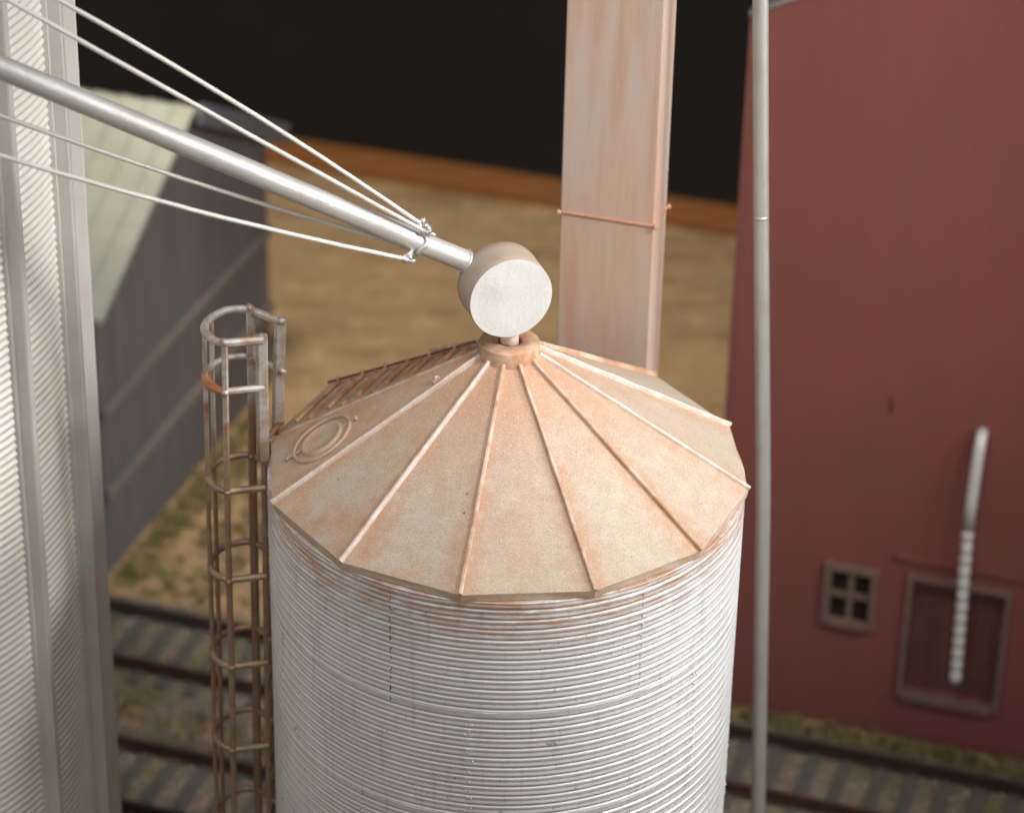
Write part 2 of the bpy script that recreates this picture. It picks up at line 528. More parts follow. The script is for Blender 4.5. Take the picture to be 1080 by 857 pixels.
# loose stones and low scrub: nobody could count them
def scatter_stones():
    m = MB(); rnd = random.Random(3)
    for _ in range(5200):
        s = rnd.uniform(-13, 10); n = rnd.choice((rnd.uniform(8.1, 11.5), rnd.uniform(4.3, 8.0), rnd.uniform(7.0, 8.9)))
        r = rnd.uniform(.03, .085)
        inbed = (8.7 < n < 10.95) or (4.75 < n < 7.25)
        c = sn(s, n, GZ + (.17 if inbed else .03))
        q = [c + Vector((rnd.uniform(-.5, .5) * r + r * dx, rnd.uniform(-.5, .5) * r + r * dy, r * dz * rnd.uniform(.6, 1.1)))
             for dx, dy, dz in ((-1, -1, -.3), (1, -1, -.3), (0, 1.1, -.3), (0, 0, 1.0))]
        m.add(q, [(0, 1, 3), (1, 2, 3), (2, 0, 3)])
    return m
tag(scatter_stones().build('gravel', M['stone'], recalc=False), 'loose grey and brown stones along the rails', 'gravel', kind='stuff')

def scatter_tufts():
    m = MB(); rnd = random.Random(5)
    def tuft(s, n, r):
        c = sn(s, n, GZ)
        for _ in range(9):
            a = rnd.uniform(0, 6.28); d = rnd.uniform(0, r)
            p = c + Vector((math.cos(a) * d, math.sin(a) * d, 0))
            w = rnd.uniform(.03, .06); h = rnd.uniform(.05, .16) * (1.2 - d / r * .5)
            b = rnd.uniform(0, 3.14); u = Vector((math.cos(b) * w, math.sin(b) * w, 0))
            tip = p + Vector((rnd.uniform(-.1, .1), rnd.uniform(-.1, .1), h))
            m.add([p - u, p + u, tip], [(0, 1, 2)])
    for _ in range(420): tuft(rnd.uniform(-1, 8.5), rnd.gauss(11.35, .25), .2)
    for _ in range(170): tuft(-11.3 + abs(rnd.gauss(0, .25)), rnd.uniform(11.8, 18.5), .2)
    for _ in range(170): tuft(rnd.uniform(-12, 8), rnd.gauss(8.0, .3), .2)
    for _ in range(150): tuft(rnd.uniform(-11.4, -9.2), rnd.uniform(11.6, 17), .10)
    for _ in range(30): tuft(rnd.uniform(-11, -6), rnd.uniform(11.3, 15), .2)
    return m
tag(scatter_tufts().build('ground_cover', M['tuft'], recalc=False), 'yellow green scrub along the building feet and between rails', 'ground cover', kind='stuff')

# ------------------------------------------------------------------ railway tracks
def track(n0, n1, label, mats):
    nc = (n0 + n1) / 2
    root = thing('railway_track', label, 'railway track', sn(0, nc, GZ + .12), TH, 'railway tracks crossing behind the bins')
    tie0 = MB(); tie0.box((0, 0, .03), (.22, 2.45, .14), taper=.04)
    S0, cnt = -17.0, 58
    t0 = tie0.build('sleeper', M['tie'], root)
    t0.location = (S0, 0, 0)
    rnd = random.Random(int(n0 * 10))
    for k in range(1, cnt):
        c = t0.copy(); COL.objects.link(c); c.parent = root
        c.location = (S0 + k * .57 + rnd.uniform(-.03, .03), rnd.uniform(-.03, .03), 0)
        c.rotation_euler = (0, 0, rnd.uniform(-.03, .03))
    for y, mm in ((n0 - nc, mats[0]), (n1 - nc, mats[1])):
        r = MB()
        for w, z0, z1 in ((.20, .10, .13), (.05, .13, .22), (.10, .22, .285)):
            r.box((-1, y, (z0 + z1) / 2), (34, w, z1 - z0))
        r.build('rail', mm, root, recalc=False)
    return root
track(9.05, 10.62, 'railway track passing just in front of the red building', (M['rail'], M['rail_dark']))
track(5.25, 6.86, 'second railway track, nearer the bins than the red building', (M['rail_dark'], M['rail']))

# ------------------------------------------------------------------ red building
bx0, bn = 0.20, 11.83
W, D = 5.95, 11.0
rb = thing('red_building', 'tall dark red clapboard building with a small window and framed door', 'building', sn(bx0, bn, GZ), TH)
H, PK = 13.0, 14.55
w = MB()
# opening for the sliding door is a shallow recess
dx0, dx1, dz0, dz1 = 3.55 - bx0, 5.16 - bx0, .98, 3.28
wx0, wx1, wz0, wz1 = 2.13 - bx0, 2.90 - bx0, 2.20, 3.20
holes = [(wx0, wx1, wz0, wz1, .10), (dx0, dx1, dz0, dz1, .22)]
xs = sorted({0, W, wx0, wx1, dx0, dx1}); zs = sorted({0, H, wz0, wz1, dz0, dz1})
for i in range(len(xs) - 1):
    for j in range(len(zs) - 1):
        a, b_, c, d = xs[i], xs[i + 1], zs[j], zs[j + 1]
        mx, mz = (a + b_) / 2, (c + d) / 2
        hole = [h for h in holes if h[0] < mx < h[1] and h[2] < mz < h[3]]
        y = 0
        if hole: continue
        w.add([(a, y, c), (b_, y, c), (b_, y, d), (a, y, d)], [(0, 1, 2, 3)])
for a, b_, c, d, dp in holes:
    w.add([(a, 0, c), (b_, 0, c), (b_, 0, d), (a, 0, d), (a, dp, c), (b_, dp, c), (b_, dp, d), (a, dp, d)],
          [(0, 1, 5, 4), (1, 2, 6, 5), (2, 3, 7, 6), (3, 0, 4, 7)])
w.add([(0, 0, H), (W, 0, H), (W / 2, 0, PK)], [(0, 1, 2)])
w.add([(0, D, H), (W, D, H), (W / 2, D, PK), (0, D, 0), (W, D, 0)], [(1, 0, 2), (0, 1, 4, 3)])
w.add([(0, 0, 0), (0, 0, H), (0, D, H), (0, D, 0)], [(0, 1, 2, 3)])
w.add([(W, 0, 0), (W, 0, H), (W, D, H), (W, D, 0)], [(3, 2, 1, 0)])
w.build('wall', M['red'], rb)
rf = MB()
sl = (PK - H) / (W / 2)
for sgn in (-1, 1):
    xe = W / 2 + sgn * (W / 2 + .07); ze = H - .07 * sl
    lo = Vector((xe, 0, ze)); hi = Vector((W / 2, 0, PK))
    t_ = Vector((0, 0, .09))
    y0, y1 = -.12, D + .16
    a = [Vector((lo.x, y0, lo.z)), Vector((hi.x, y0, hi.z)), Vector((hi.x, y1, hi.z)), Vector((lo.x, y1, lo.z))]
    a = [p + Vector((0, 0, .02)) for p in a] + [p + t_ + Vector((0, 0, .02)) for p in a]
    rf.add(a, [(3, 2, 1, 0), (4, 5, 6, 7), (0, 1, 5, 4), (2, 3, 7, 6), (3, 0, 4, 7)])
rf.build('roof', M['grey_roof'], rb)
cb = MB()
for x in (0.0, W):
    cb.box((x, -.02, H / 2), (.12, .10, H - .1))
cb.build('corner_board', M['red_trim'], rb)
# window
fr = MB()
wcx, wcz, ww, wh = (wx0 + wx1) / 2, (wz0 + wz1) / 2, wx1 - wx0, wz1 - wz0
fw = .13
for sx in (-1, 1): fr.box((wcx + sx * (ww / 2 + .02), -.03, wcz), (fw, .12, wh + .24))
fr.box((wcx, -.035, wcz + wh / 2 + .05), (ww - .09, .12, fw))
fr.box((wcx, -.05, wcz - wh / 2 - .05), (ww - .09, .16, fw))
wf = fr.build('window', M['tan_trim'], rb, bevel=.01)
mu = MB(); mu.box((wcx, .01, wcz), (.11, .05, wh - .02)); mu.box((wcx, .013, wcz), (ww - .05, .05, .12)); mu.build('muntin', M['tan_trim'], wf)
gl = MB(); gl.add([(wx0, .07, wz0), (wx1, .07, wz0), (wx1, .07, wz1), (wx0, .07, wz1)], [(0, 1, 2, 3)])
gl.build('pane', M['glass'], wf, recalc=False)
# sliding door
dcx, dcz, dw, dh = (dx0 + dx1) / 2, (dz0 + dz1) / 2, dx1 - dx0, dz1 - dz0
dr = MB()
dr.add([(dx0, .20, dz0), (dx1, .20, dz0), (dx1, .20, dz1), (dx0, .20, dz1)], [(0, 1, 2, 3)])
door = dr.build('door', M['door_red'], rb, recalc=False)
pl = MB()
n = 9
for k in range(n):
    x = dx0 + (k + .5) * dw / n
    pl.box((x, .190, dcz), (dw / n - .012, .014, dh - .02))
pl.build('door_planks', M['door_red'], door)
df = MB()
for sx in (-1, 1): df.box((dcx + sx * (dw / 2 + .03), -.03, dcz), (.105, .10, dh + .20))
df.box((dcx, -.045, dcz + dh / 2 + .05), (dw - .05, .10, .10))
df.box((dcx, -.06, dcz - dh / 2 - .04), (dw - .07, .18, .13))
df.build('door_frame', M['tan_trim'], door, bevel=.01)
tr = MB(); tr.box((dcx + .05, -.05, dz1 + .43), (dw + .75, .08, .06)); tr.box((dcx + .05, -.05, dz1 + .34), (dw + .72, .04, .05))
tr.build('door_track', M['red'], rb, bevel=.01)
# white loading spout: leaves the wall, bends and hangs out over the door
sp = MB()
def wallpt(s, z, out): return Vector((s - bx0, -out, z - GZ))
ctrl = [wallpt(4.412, -5.30, -.05), wallpt(4.435, -5.16, .09), wallpt(4.435, -5.19, .17), wallpt(4.428, -5.45, .23), wallpt(4.42, -5.8, .26), wallpt(4.412, -6.3, .29), wallpt(4.409, -6.88, .31)]
sp.tube(ctrl, .098, 16)
spo = sp.build('loading_spout', M['white_metal'], rb)
hs = MB()
pts, rs = [], []
a, b_ = ctrl[-1], wallpt(4.50, -9.84, .42)
segs = 13
for k in range(segs * 6 + 1):
    u = k / (segs * 6)
    pts.append(a.lerp(b_, u)); rs.append(.074 + .030 * abs(math.sin(math.pi * (k / 6.0))) ** .6)
hs.tube(pts, rs, 16)
hs.build('hose', M['white_metal'], spo)
mk = MB(); mk.tube([wallpt(2.88, -4.85 - .09 * k, .012) + Vector((.03 * math.sin(k * .8), 0, 0)) for k in range(4)], .018, 6)
mk.build('scratch', M['dark_mark'], rb)

# ------------------------------------------------------------------ grey shed
s0, n0 = -11.53, 12.03
SW, SD = 8.05, 13.0                # gable width (along n), depth (towards -s)
EH, PH = 5.65, 7.75
sh = thing('grey_shed', 'weathered grey board shed with a pale green gable roof', 'shed', sn(s0, n0, GZ), TH)
w = MB()
NB = 54
ys = [SW * k / NB for k in range(NB + 1)]
def gz(y): return EH + (PH - EH) * (1 - abs(y - SW / 2) / (SW / 2))
for k in range(NB):
    y0, y1 = ys[k], ys[k + 1]
    ym = (y0 + y1) / 2
    dpx = .0
    q = .045
    w.add([(0, y0, 0), (0, y1 - q, 0), (0, y1 - q, gz(y1 - q)), (0, y0, gz(y0))], [(0, 1, 2, 3)])
    w.add([(0, y1 - q, 0), (-.05, y1 - q, 0), (-.05, y1 - q, gz(y1)), (0, y1 - q, gz(y1 - q))], [(0, 1, 2, 3)])
    w.add([(-.05, y1 - q, 0), (-.05, y1, 0), (-.05, y1, gz(y1)), (-.05, y1 - q, gz(y1 - q))], [(0, 1, 2, 3)])
    w.add([(-.05, y1, 0), (0, y1, 0), (0, y1, gz(y1)), (-.05, y1, gz(y1))], [(0, 1, 2, 3)])
w.add([(-SD, 0, 0), (0, 0, 0), (0, 0, EH), (-SD, 0, EH)], [(0, 1, 2, 3)])
w.add([(-SD, SW, 0), (0, SW, 0), (0, SW, EH), (-SD, SW, EH)], [(3, 2, 1, 0)])
w.add([(-SD, 0, 0), (-SD, SW, 0), (-SD, SW, EH), (-SD, SW / 2, PH), (-SD, 0, EH)], [(0, 1, 2, 3, 4)])
w.build('wall', M['shed'], sh, recalc=False)
for z in (1.70, 3.45):
    gi = MB(); gi.box((.05, SW / 2, z), (.10, SW + .1, .22)); gi.build('girt', M['girt'], sh, bevel=.02)
for sgn, nm, mm in ((-1, 'roof', 'shed_roof'), (1, 'roof', 'shed_roof')):
    rr = MB()
    sl = (PH - EH) / (SW / 2)
    ye = SW / 2 + sgn * (SW / 2 + .35); ze = EH - .35 * sl
    a = [(.28, ye, ze), (.28, SW / 2, PH), (-SD - .2, SW / 2, PH), (-SD - .2, ye, ze)]
    b2 = [Vector(p) + Vector((0, 0, .03)) for p in a]; c2 = [Vector(p) + Vector((0, 0, .15)) for p in a]
    rr.add(b2 + c2, [(3, 2, 1, 0), (4, 5, 6, 7), (0, 1, 5, 4), (1, 2, 6, 5), (2, 3, 7, 6), (3, 0, 4, 7)])
    k = 0
    x = -.1
    while x > -SD:
        rr.beam(Vector((x, ye, ze + .165)), Vector((x, SW / 2 + sgn * .05, PH + .165)), .05, .05)
        x -= .55
    rr.build(nm, M[mm], sh)
tm = MB()
sl = (PH - EH) / (SW / 2)
tm.beam((.33, SW / 2 + .15, PH - .02), (.33, SW + .35, EH - .35 * sl + .05), .08, .42)
tm.build('rake_board', M['blue_metal'], sh)

# ------------------------------------------------------------------ big pale tank, left
TC = (-9.88, 2.0); TR = 4.3; PT = .112
tk = thing('grain_tank', 'large pale corrugated tank with upright stiffener posts, cut by the left edge', 'grain tank', (TC[0] - .06, TC[1], GZ))
tk.rotation_euler = (0, .003, 0)
ztop = 18.5
prof = []
nrev = int((ztop) / PT)
for i in range(nrev * 6 + 1):
    z = i * PT / 6
    prof.append((TR - .012 + .012 * math.sin(2 * math.pi * i / 6), z))
w = MB(); w.lathe(prof, 150)
w.build('wall', M['tank'], tk, recalc=False)
base = -72.956
for k in range(19):
    a = R_(base + 47.9 + 360 / 19 * k)
    o = Vector((math.cos(a), math.sin(a), 0)); tg = Vector((-math.sin(a), math.cos(a), 0))
    pm = MB()
    # open hat section: flange, web, crown
    pr = [(-.115, -.03), (-.115, .04), (-.075, .05), (-.065, .19), (-.05, .21), (.03, .21), (.045, .19), (.055, .05), (.105, .04), (.105, -.03)]
    vs = []
    for z in (0.0, ztop):
        for x, y in pr: vs.append(o * (TR + y) + tg * x + Vector((0, 0, z)))
    n = len(pr)
    pm.add(vs, [(i, (i + 1) % n, n + (i + 1) % n, n + i) for i in range(n)] + [tuple(range(n, 2 * n))])
    pm.build('stiffener_post', M['post'], tk)
rf = MB(); rf.lathe([(TR - .1, ztop - .05), (TR + .35, ztop - .02), (TR + .35, ztop + .08), (.5, ztop + 2.3), (.5, ztop + 2.5), (.01, ztop + 2.55)], 40, smooth=False)
rf.build('roof', M['tank'], tk)

# ------------------------------------------------------------------ elevator leg behind the bin
LN = 3.75
lg = thing('elevator_leg', 'tall flat rust streaked pinkish duct rising behind the bin roof', 'grain elevator leg', sn(.14, LN + .32, GZ), TH)
c = MB(); c.box((0, 0, 10.5), (1.285, .62, 21.0)); c.build('casing', M['leg'], lg, bevel=.022)
for z in (13.15, 6.3, 20.0):
    bn_ = MB()
    bn_.box((0, 0, z), (1.33, .665, .045))
    bn_.build('joint_band', M['band'], lg, bevel=.02)
for x, y in ((-.665, -.335), (.665, -.335), (.665, .335)):
    bt = MB(); bt.blob((x, y, 13.15), .038, 8, jit=.4); bt.build('bolt', M['band'], lg)
bs = MB(); bs.box((0, 0, .55), (1.9, 1.0, 1.1)); bs.build('boot', M['leg'], lg, bevel=.03)

# ------------------------------------------------------------------ thin standing downspout
dp = thing('downspout_pipe', 'thin bent silver pipe standing in front of the red building', 'pipe', (3.8, 3.2, GZ))
pts = [(2.75, 3.2, 9.5), (3.043, 3.2, 4.896), (3.236, 3.2, 1.906), (3.489, 3.2, -1.70), (3.555, 3.2, -2.77), (3.60, 3.2, -3.70), (3.802, 3.2, -7.8), (3.95, 3.2, -11.5)]
loc = Vector((3.8, 3.2, GZ))
fine = []
for i in range(len(pts) - 1):
    for k in range(6): fine.append(Vector(pts[i]).lerp(Vector(pts[i + 1]), k / 6) - loc)
fine.append(Vector(pts[-1]) - loc)
# smooth the bend
for _ in range(3): fine = [fine[0]] + [(fine[i - 1] + fine[i] * 2 + fine[i + 1]) / 4 for i in range(1, len(fine) - 1)] + [fine[-1]]
m = MB(); m.tube(fine, .102, 20); m.build('pipe', M['pole'], dp)
for p, q in ((Vector(pts[2]), .02),):
    d = Vector((.06, 0, -1)).normalized()
    m = MB(); m.tube([p - loc - d * q, p - loc + d * q], .1035, 20); m.build('coupling', M['pole'], dp)

# ------------------------------------------------------------------ the grain bin
bin_ = thing('grain_bin', 'round silver corrugated grain bin with a rusty tan cone roof', 'grain bin', (0, 0, GZ))
OZ = -GZ         # part coordinates: eave at local z = OZ; keep object space at the eave
def bpart(mb, name, mat, parent=bin_, **kw):
    o = mb.build(name, mat, parent, **kw)
    if parent is bin_: o.location = (0, 0, OZ)
    return o
BR, BP = 2.955, .1405
A_ = .032
SPR = 14
def wall_r(z):
    u = ((-.06 - z) / BP) % 1.0
    d0 = min(u, 1 - u)
    return BR - .026 * math.exp(-(d0 / .085) ** 2) - .009 * math.exp(-((u - .50) / .13) ** 2)
prof = [(2.6, -.109), (BR - .03, -.109)]
i = 0
z = -.108
while z > GZ:
    prof.append((wall_r(z), z)); z -= BP / SPR
prof.append((BR - .02, GZ))
w = MB(); w.lathe(prof, 220)
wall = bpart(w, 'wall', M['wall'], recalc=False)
wall.data.flip_normals() if wall.data.polygons[0].normal.dot(wall.data.polygons[0].center) < 0 else None
# lap seams with bolts, staggered from tier to tier
M['seam_dark'] = mat_simple('dark_seam_gap', (.10, .10, .11), (.16, .15, .15), 8, .6, .1)
M['seam'] = mat_simple('seam_metal', (.52, .52, .52), (.40, .39, .38), 8, .4, .5)
M['bolt'] = mat_simple('bolt_metal', (.62, .62, .62), (.45, .45, .45), 12, .35, .6)
tier = BP * 11
starts = [-26.5, -7.5, -35.0]
rnd = random.Random(11)
zt = -.2
for ti in range(7):
    z1 = max(zt - (tier if ti else tier - .02), GZ + .02)
    for k in range(6):
        a = R_(starts[ti % 3] + 60 * k)
        o = Vector((math.sin(a), -math.cos(a), 0)); tg = Vector((math.cos(a), math.sin(a), 0))
        m = MB(); mb = MB()
        u0 = math.ceil((-.06 - zt) / BP)
        for q in range(12):
            zb = -.06 - (u0 + q + .5) * BP
            if zb < z1: break
            wdt = rnd.uniform(.008, .014)
            hgt = rnd.uniform(.05, .09)
            pz = zb + rnd.uniform(-.015, .015)
            ctr = o * (BR - .006) + tg * (rnd.uniform(-.006, .006)) + Vector((0, 0, pz))
            tilt = rnd.uniform(.05, .25)
            m.box(ctr, (wdt, .02, hgt), Matrix((tg, o, Vector((0, 0, 1)))).transposed() @ Matrix.Rotation(tilt, 3, 'Y'))
            for x in ((-.032, 0.0, .032) if ti % 3 == 1 else (.0, .0)):
                if rnd.random() < .25: continue
                p = o * (BR - .003) + tg * (x + rnd.uniform(-.02, .02)) + Vector((0, 0, zb + rnd.uniform(-.05, .05)))
                mb.blob(p, rnd.uniform(.009, .018), 6, (1, 1, rnd.uniform(.7, 1.4)))
        hw = .045 if ti % 3 == 1 else .014
        vs = []; NR = 0; z = zt + .04
        while z > z1 - .04:
            for x, y in ((-hw, -.004), (-hw, .0022), (hw, .0022), (hw, -.004)):
                vs.append(o * (wall_r(z) + y) + tg * (x + .003 * noise.noise(Vector((z * 6, k, ti)))) + Vector((0, 0, z)))
            NR += 1; z -= BP / 12
        st = MB() if (ti == 0 and k == 0) else m
        st.add(vs, [(i * 4 + j, i * 4 + j + 1, i * 4 + j + 5, i * 4 + j + 4) for i in range(NR - 1) for j in range(3)])
        if not (ti == 0 and k == 0): m.add(mb.v, mb.f, True); mb = MB()
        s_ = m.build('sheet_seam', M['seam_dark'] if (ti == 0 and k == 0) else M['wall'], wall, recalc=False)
        if mb.v:
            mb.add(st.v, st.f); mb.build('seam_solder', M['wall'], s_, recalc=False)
    # horizontal lap: slightly proud crest with a broken lower edge
    zc = -.06 - (round((-.06 - z1) / BP) - .5) * BP
    hm = MB(); vs = []
    NS = 300
    for j in range(NS):
        a = 2 * math.pi * j / NS
        dr_ = .004 * noise.noise(Vector((math.cos(a) * 9, math.sin(a) * 9, ti)))
        for rr, dz in ((BR - .012, .042), (BR + .0005 + dr_, .022), (BR + .001 + dr_, -.024), (BR - .022, -.046)):
            vs.append((rr * math.sin(a), -rr * math.cos(a), zc + dz))
    hm.add(vs, [(j * 4 + q, ((j + 1) % NS) * 4 + q, ((j + 1) % NS) * 4 + q + 1, j * 4 + q + 1) for j in range(NS) for q in range(3)], False)
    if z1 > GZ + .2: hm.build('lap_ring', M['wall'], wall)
    zt = z1

# roof: twelve flat panels
def vtx(k, r, z):
    a = R_(-99.6 + 30 * k)
    return Vector((r * math.sin(a), -r * math.cos(a), z))
AP = 1.557
m = MB()
DV = 10
for k in range(12):
    rows = []
    for i in range(DV + 1):
        u = i / DV
        L_ = vtx(k, 3.0, 0).lerp(vtx(k, .30, AP + .04), u); R2 = vtx(k + 1, 3.0, 0).lerp(vtx(k + 1, .30, AP + .04), u)
        rows.append([L_.lerp(R2, j / 8) + Vector((0, 0, .018 * math.sin(math.pi * j / 8) * math.sin(math.pi * min(1, u * 1.1)) + .006 * noise.noise(L_.lerp(R2, j / 8) * 2.2))) if 0 < j < 8 else L_.lerp(R2, j / 8) for j in range(9)])
    vs = [p for r in rows for p in r]
    m.add(vs, [(i * 9 + j, i * 9 + j + 1, i * 9 + j + 10, i * 9 + j + 9) for i in range(DV) for j in range(8)], False)
roof = bpart(m, 'roof', M['roof'], recalc=False)
for p_ in roof.data.polygons: p_.use_smooth = False
m = MB()
for k in range(12):
    a, b_ = vtx(k, 3.0, 0), vtx(k + 1, 3.0, 0)
    dn = Vector((0, 0, -.105))
    a2, b2 = vtx(k, 2.985, -.10), vtx(k + 1, 2.985, -.10)
    m.add([a + Vector((0, 0, -.001)), b_ + Vector((0, 0, -.001)), b2, a2], [(0, 3, 2, 1)])
m.build('eave_edge', M['fascia'], roof, recalc=False)
m = MB()
for k in range(12):
    m.add([vtx(k, 2.985, -.10), vtx(k + 1, 2.985, -.10), vtx(k + 1, 2.6, -.101), vtx(k, 2.6, -.101)], [(0, 3, 2, 1)])
m.build('soffit', M['soffit'], roof, recalc=False)
# ridge ribs
for k in range(12):
    a = vtx(k, 3.0, 0); b_ = vtx(k, .36, AP + .01)
    N = 16
    hs_ = .3 if k == 0 else 1.0
    pr = [(-.028, -.02), (-.024, .036 * hs_), (-.014, .048 * hs_), (.014, .048 * hs_), (.024, .036 * hs_), (.028, -.02)]
    d = (b_ - a).normalized(); s_ = d.cross(Vector((0, 0, 1))).normalized(); u_ = s_.cross(d)
    vs = []
    for i in range(N + 1):
        t_ = i / N
        p = a.lerp(b_, t_) + s_ * .006 * noise.noise(Vector((k * 3, t_ * 5, 0)))
        hh = 1 + .18 * noise.noise(Vector((k * 5, t_ * 9, 2)))
        kk = 1.0 - .15 * t_
        for x, y in pr: vs.append(p + s_ * x * kk + u_ * (y * hh if y > 0 else y))
    P = len(pr)
    mm = MB()
    mm.add(vs, [(i * P + j, i * P + j + 1, (i + 1) * P + j + 1, (i + 1) * P + j) for i in range(N) for j in range(P - 1)] + [tuple(range(P)), tuple(range(N * P, N * P + P))])
    mm.build('roof_rib', M['rib_pale'] if k in (1, 2, 6, 7) else M['rib'], roof, bevel=0)  # four ribs take the paler paint

# collar at the peak
m = MB()
m.lathe([(.40, 1.47), (.372, 1.60), (.368, 1.712), (.360, 1.725), (.158, 1.73), (.150, 1.72), (.148, 1.58)], 56)
co = bpart(m, 'collar', M['collar'], recalc=False)
m = MB(); m.lathe([(.149, 1.60), (.001, 1.60)], 24); m.build('hole', M['hole'], co, recalc=False)

# facet frame for the hatch and the roof ladder
def facet(tm):
    t_ = R_(tm); o = Vector((math.sin(t_), -math.cos(t_), 0)); c15 = math.cos(R_(15))
    e = o * 3.0 * c15; a = o * .38 * c15 + Vector((0, 0, 1.557))
    s_ = (a - e).normalized(); tg = Vector((math.cos(t_), math.sin(t_), 0))
    nn = tg.cross(s_).normalized()
    if nn.z < 0: nn = -nn
    return e, tg, s_, nn
e, tg, s_, nn = facet(-84.6)
def fp(x, y, h=0): return e + tg * x + s_ * y + nn * (h + .012)
hc = (-.04, .74)
m = MB()
def ring(r0, r1, h0, h1, seg=40):
    vs = []
    for k in range(seg):
        a = 2 * math.pi * k / seg
        for r, h in ((r0, 0.0), (r0 + (r1 - r0) * .25, h1), (r0 + (r1 - r0) * .75, h1), (r1, 0.0)):
            vs.append(fp(hc[0] + r * math.cos(a), hc[1] + r * math.sin(a), h))
    return vs, [(k * 4 + j, ((k + 1) % seg) * 4 + j, ((k + 1) % seg) * 4 + j + 1, k * 4 + j + 1) for k in range(seg) for j in range(3)]
m.add(*ring(.375, .43, 0, .026), True)
hatch = m.build('hatch', M['roof'], roof)
hatch['label'] = 'round inspection hatch moulded into the left roof panel'
m = MB(); vs, fs = [], []
seg = 36
rr_ = [(.31, -.008), (.295, .026), (.265, .036), (.245, .018), (.10, .020), (.0005, .021)]
m = MB()
vs = []
for r, h in rr_:
    for k in range(seg):
        a = 2 * math.pi * k / seg
        vs.append(fp(hc[0] + r * math.cos(a), hc[1] + r * math.sin(a), h))
m.add(vs, [(i * seg + k, i * seg + (k + 1) % seg, (i + 1) * seg + (k + 1) % seg, (i + 1) * seg + k) for i in range(len(rr_) - 1) for k in range(seg)], True)
m.build('hatch_lid', M['roof'], roof)
m = MB()
m.beam(fp(hc[0] + .02, hc[1] - .30, .01), fp(hc[0] + .03, hc[1] - .50, .01), .03, .035, nn)
m.beam(fp(hc[0] + .0, hc[1] + .30, .01), fp(hc[0] + .0, hc[1] + .52, .01), .03, .035, nn)
m.blob(fp(hc[0], hc[1] + .50, .015), .035, 8, jit=.6); m.blob(fp(hc[0] + .03, hc[1] - .50, .01), .025, 8, jit=.6)
m.build('hatch_hinge', M['roof'], roof)
m = MB()
m.box(fp(.10, 2.38, .015), (.09, .09, .04), Matrix((tg, s_, nn)).transposed()); m.blob(fp(.10, 2.38, .03), .032, 8, jit=.8)
m.build('lifting_lug', M['fascia'], roof)

# roof ladder: rungs across the panel beyond the hatch, seen at a grazing angle
e, tg, s_, nn = facet(-114.6)
rail = MB()
ya = [.30, .78, 1.22, 1.63, 2.04, 2.50, 2.78]
def hx(y): return .70 - (.70 - .10) * y / 2.97
rail.tube([fp(-hx(y) + .04, y, .05) for y in (.1, .36, .8, 1.2, 1.64, 2.1, 2.55, 2.85)], .016, 8)
lad = rail.build('roof_ladder', M['rust_dark'], roof)
for y in ya[:6]:
    m = MB()
    m.beam(fp(hx(y) - .10, y - .02, .02), fp(-hx(y) + .05, y, .025), .045, .05, nn)
    m.blob(fp(-hx(y) + .04, y, .06), .034, 8, jit=.3)
    m.build('rung', M['rust_rung'], lad)
    m = MB()
    m.beam(fp(hx(y) - .10, y + .20, .0), fp(-hx(y) + .06, y + .2, .0), .025, .035, nn)
    m.build('rung', M['rust_rung'], lad)

# ladder with safety cage on the left flank
cg = bpart(MB(), 'ladder_cage', M['cage']) if False else None
Z0 = 1.65
def lean(p, z):
    return Vector((p[0] + .012 * (z - Z0), p[1], z))
PA, PB = (-2.995, .06), (-2.80, .48)
PC, PD = (-3.43, -.083), (-3.198, .808)
PBL = (-2.965, .60)
# half-round side of the hoop from PC to PD
mid = Vector(((PC[0] + PD[0]) / 2, (PC[1] + PD[1]) / 2)); hv = Vector((PD[0] - PC[0], PD[1] - PC[1])) / 2
ov = Vector((-hv.y, hv.x)).normalized()
if ov.x > 0: ov = -ov
rho = hv.length * .86
arc = []
for k in range(13):
    a = math.pi * k / 12
    p = mid - hv * math.cos(a) + ov * rho * math.sin(a)
    arc.append((p.x, p.y))
top = MB()
cage_root = None
rails = MB()
rails.beam(lean(PA, Z0 + .04), lean(PA, -.05), .105, .14, (-.96, -.27, 0))
rails.beam(lean(PA, -.06), lean(PA, -11.3), .06, .055, (-.96, -.27, 0))
cage_root = bpart(rails, 'ladder_rail', M['cage'])
m = MB()
m.beam(Vector((PB[0], PB[1], Z0 + .04)), Vector((-2.88, .56, .02)), .105, .14, (-.96, -.27, 0))
bpart(m, 'ladder_rail', M['cage'])
m = MB()
m.beam(lean(PBL, -.13), lean(PBL, -11.3), .08, .10, (-.96, -.27, 0))
bpart(m, 'ladder_rail', M['cage'])
bars = [(PC, .095), (arc[4], .07), (arc[7], .07), (PD, .13)]
for p, wd in bars:
    m = MB()
    N = 14
    prev = None
    zz = [Z0 - (Z0 + 11.3) * i / N for i in range(N + 1)]
    pts = [lean((p[0] + .012 * noise.noise(Vector((z, p[0], 0))), p[1] + .012 * noise.noise(Vector((z, p[1], 5)))), z) for z in zz]
    for i in range(N): m.beam(pts[i], pts[i + 1] - Vector((0, 0, .004)), wd * .95, wd * .8, (-1, 0, 0), .25)
    bpart(m, 'cage_bar', M['cage'])
hz = [1.65, .985, -.44, -1.75, -3.08, -4.40, -5.72, -7.04, -8.36, -9.68]
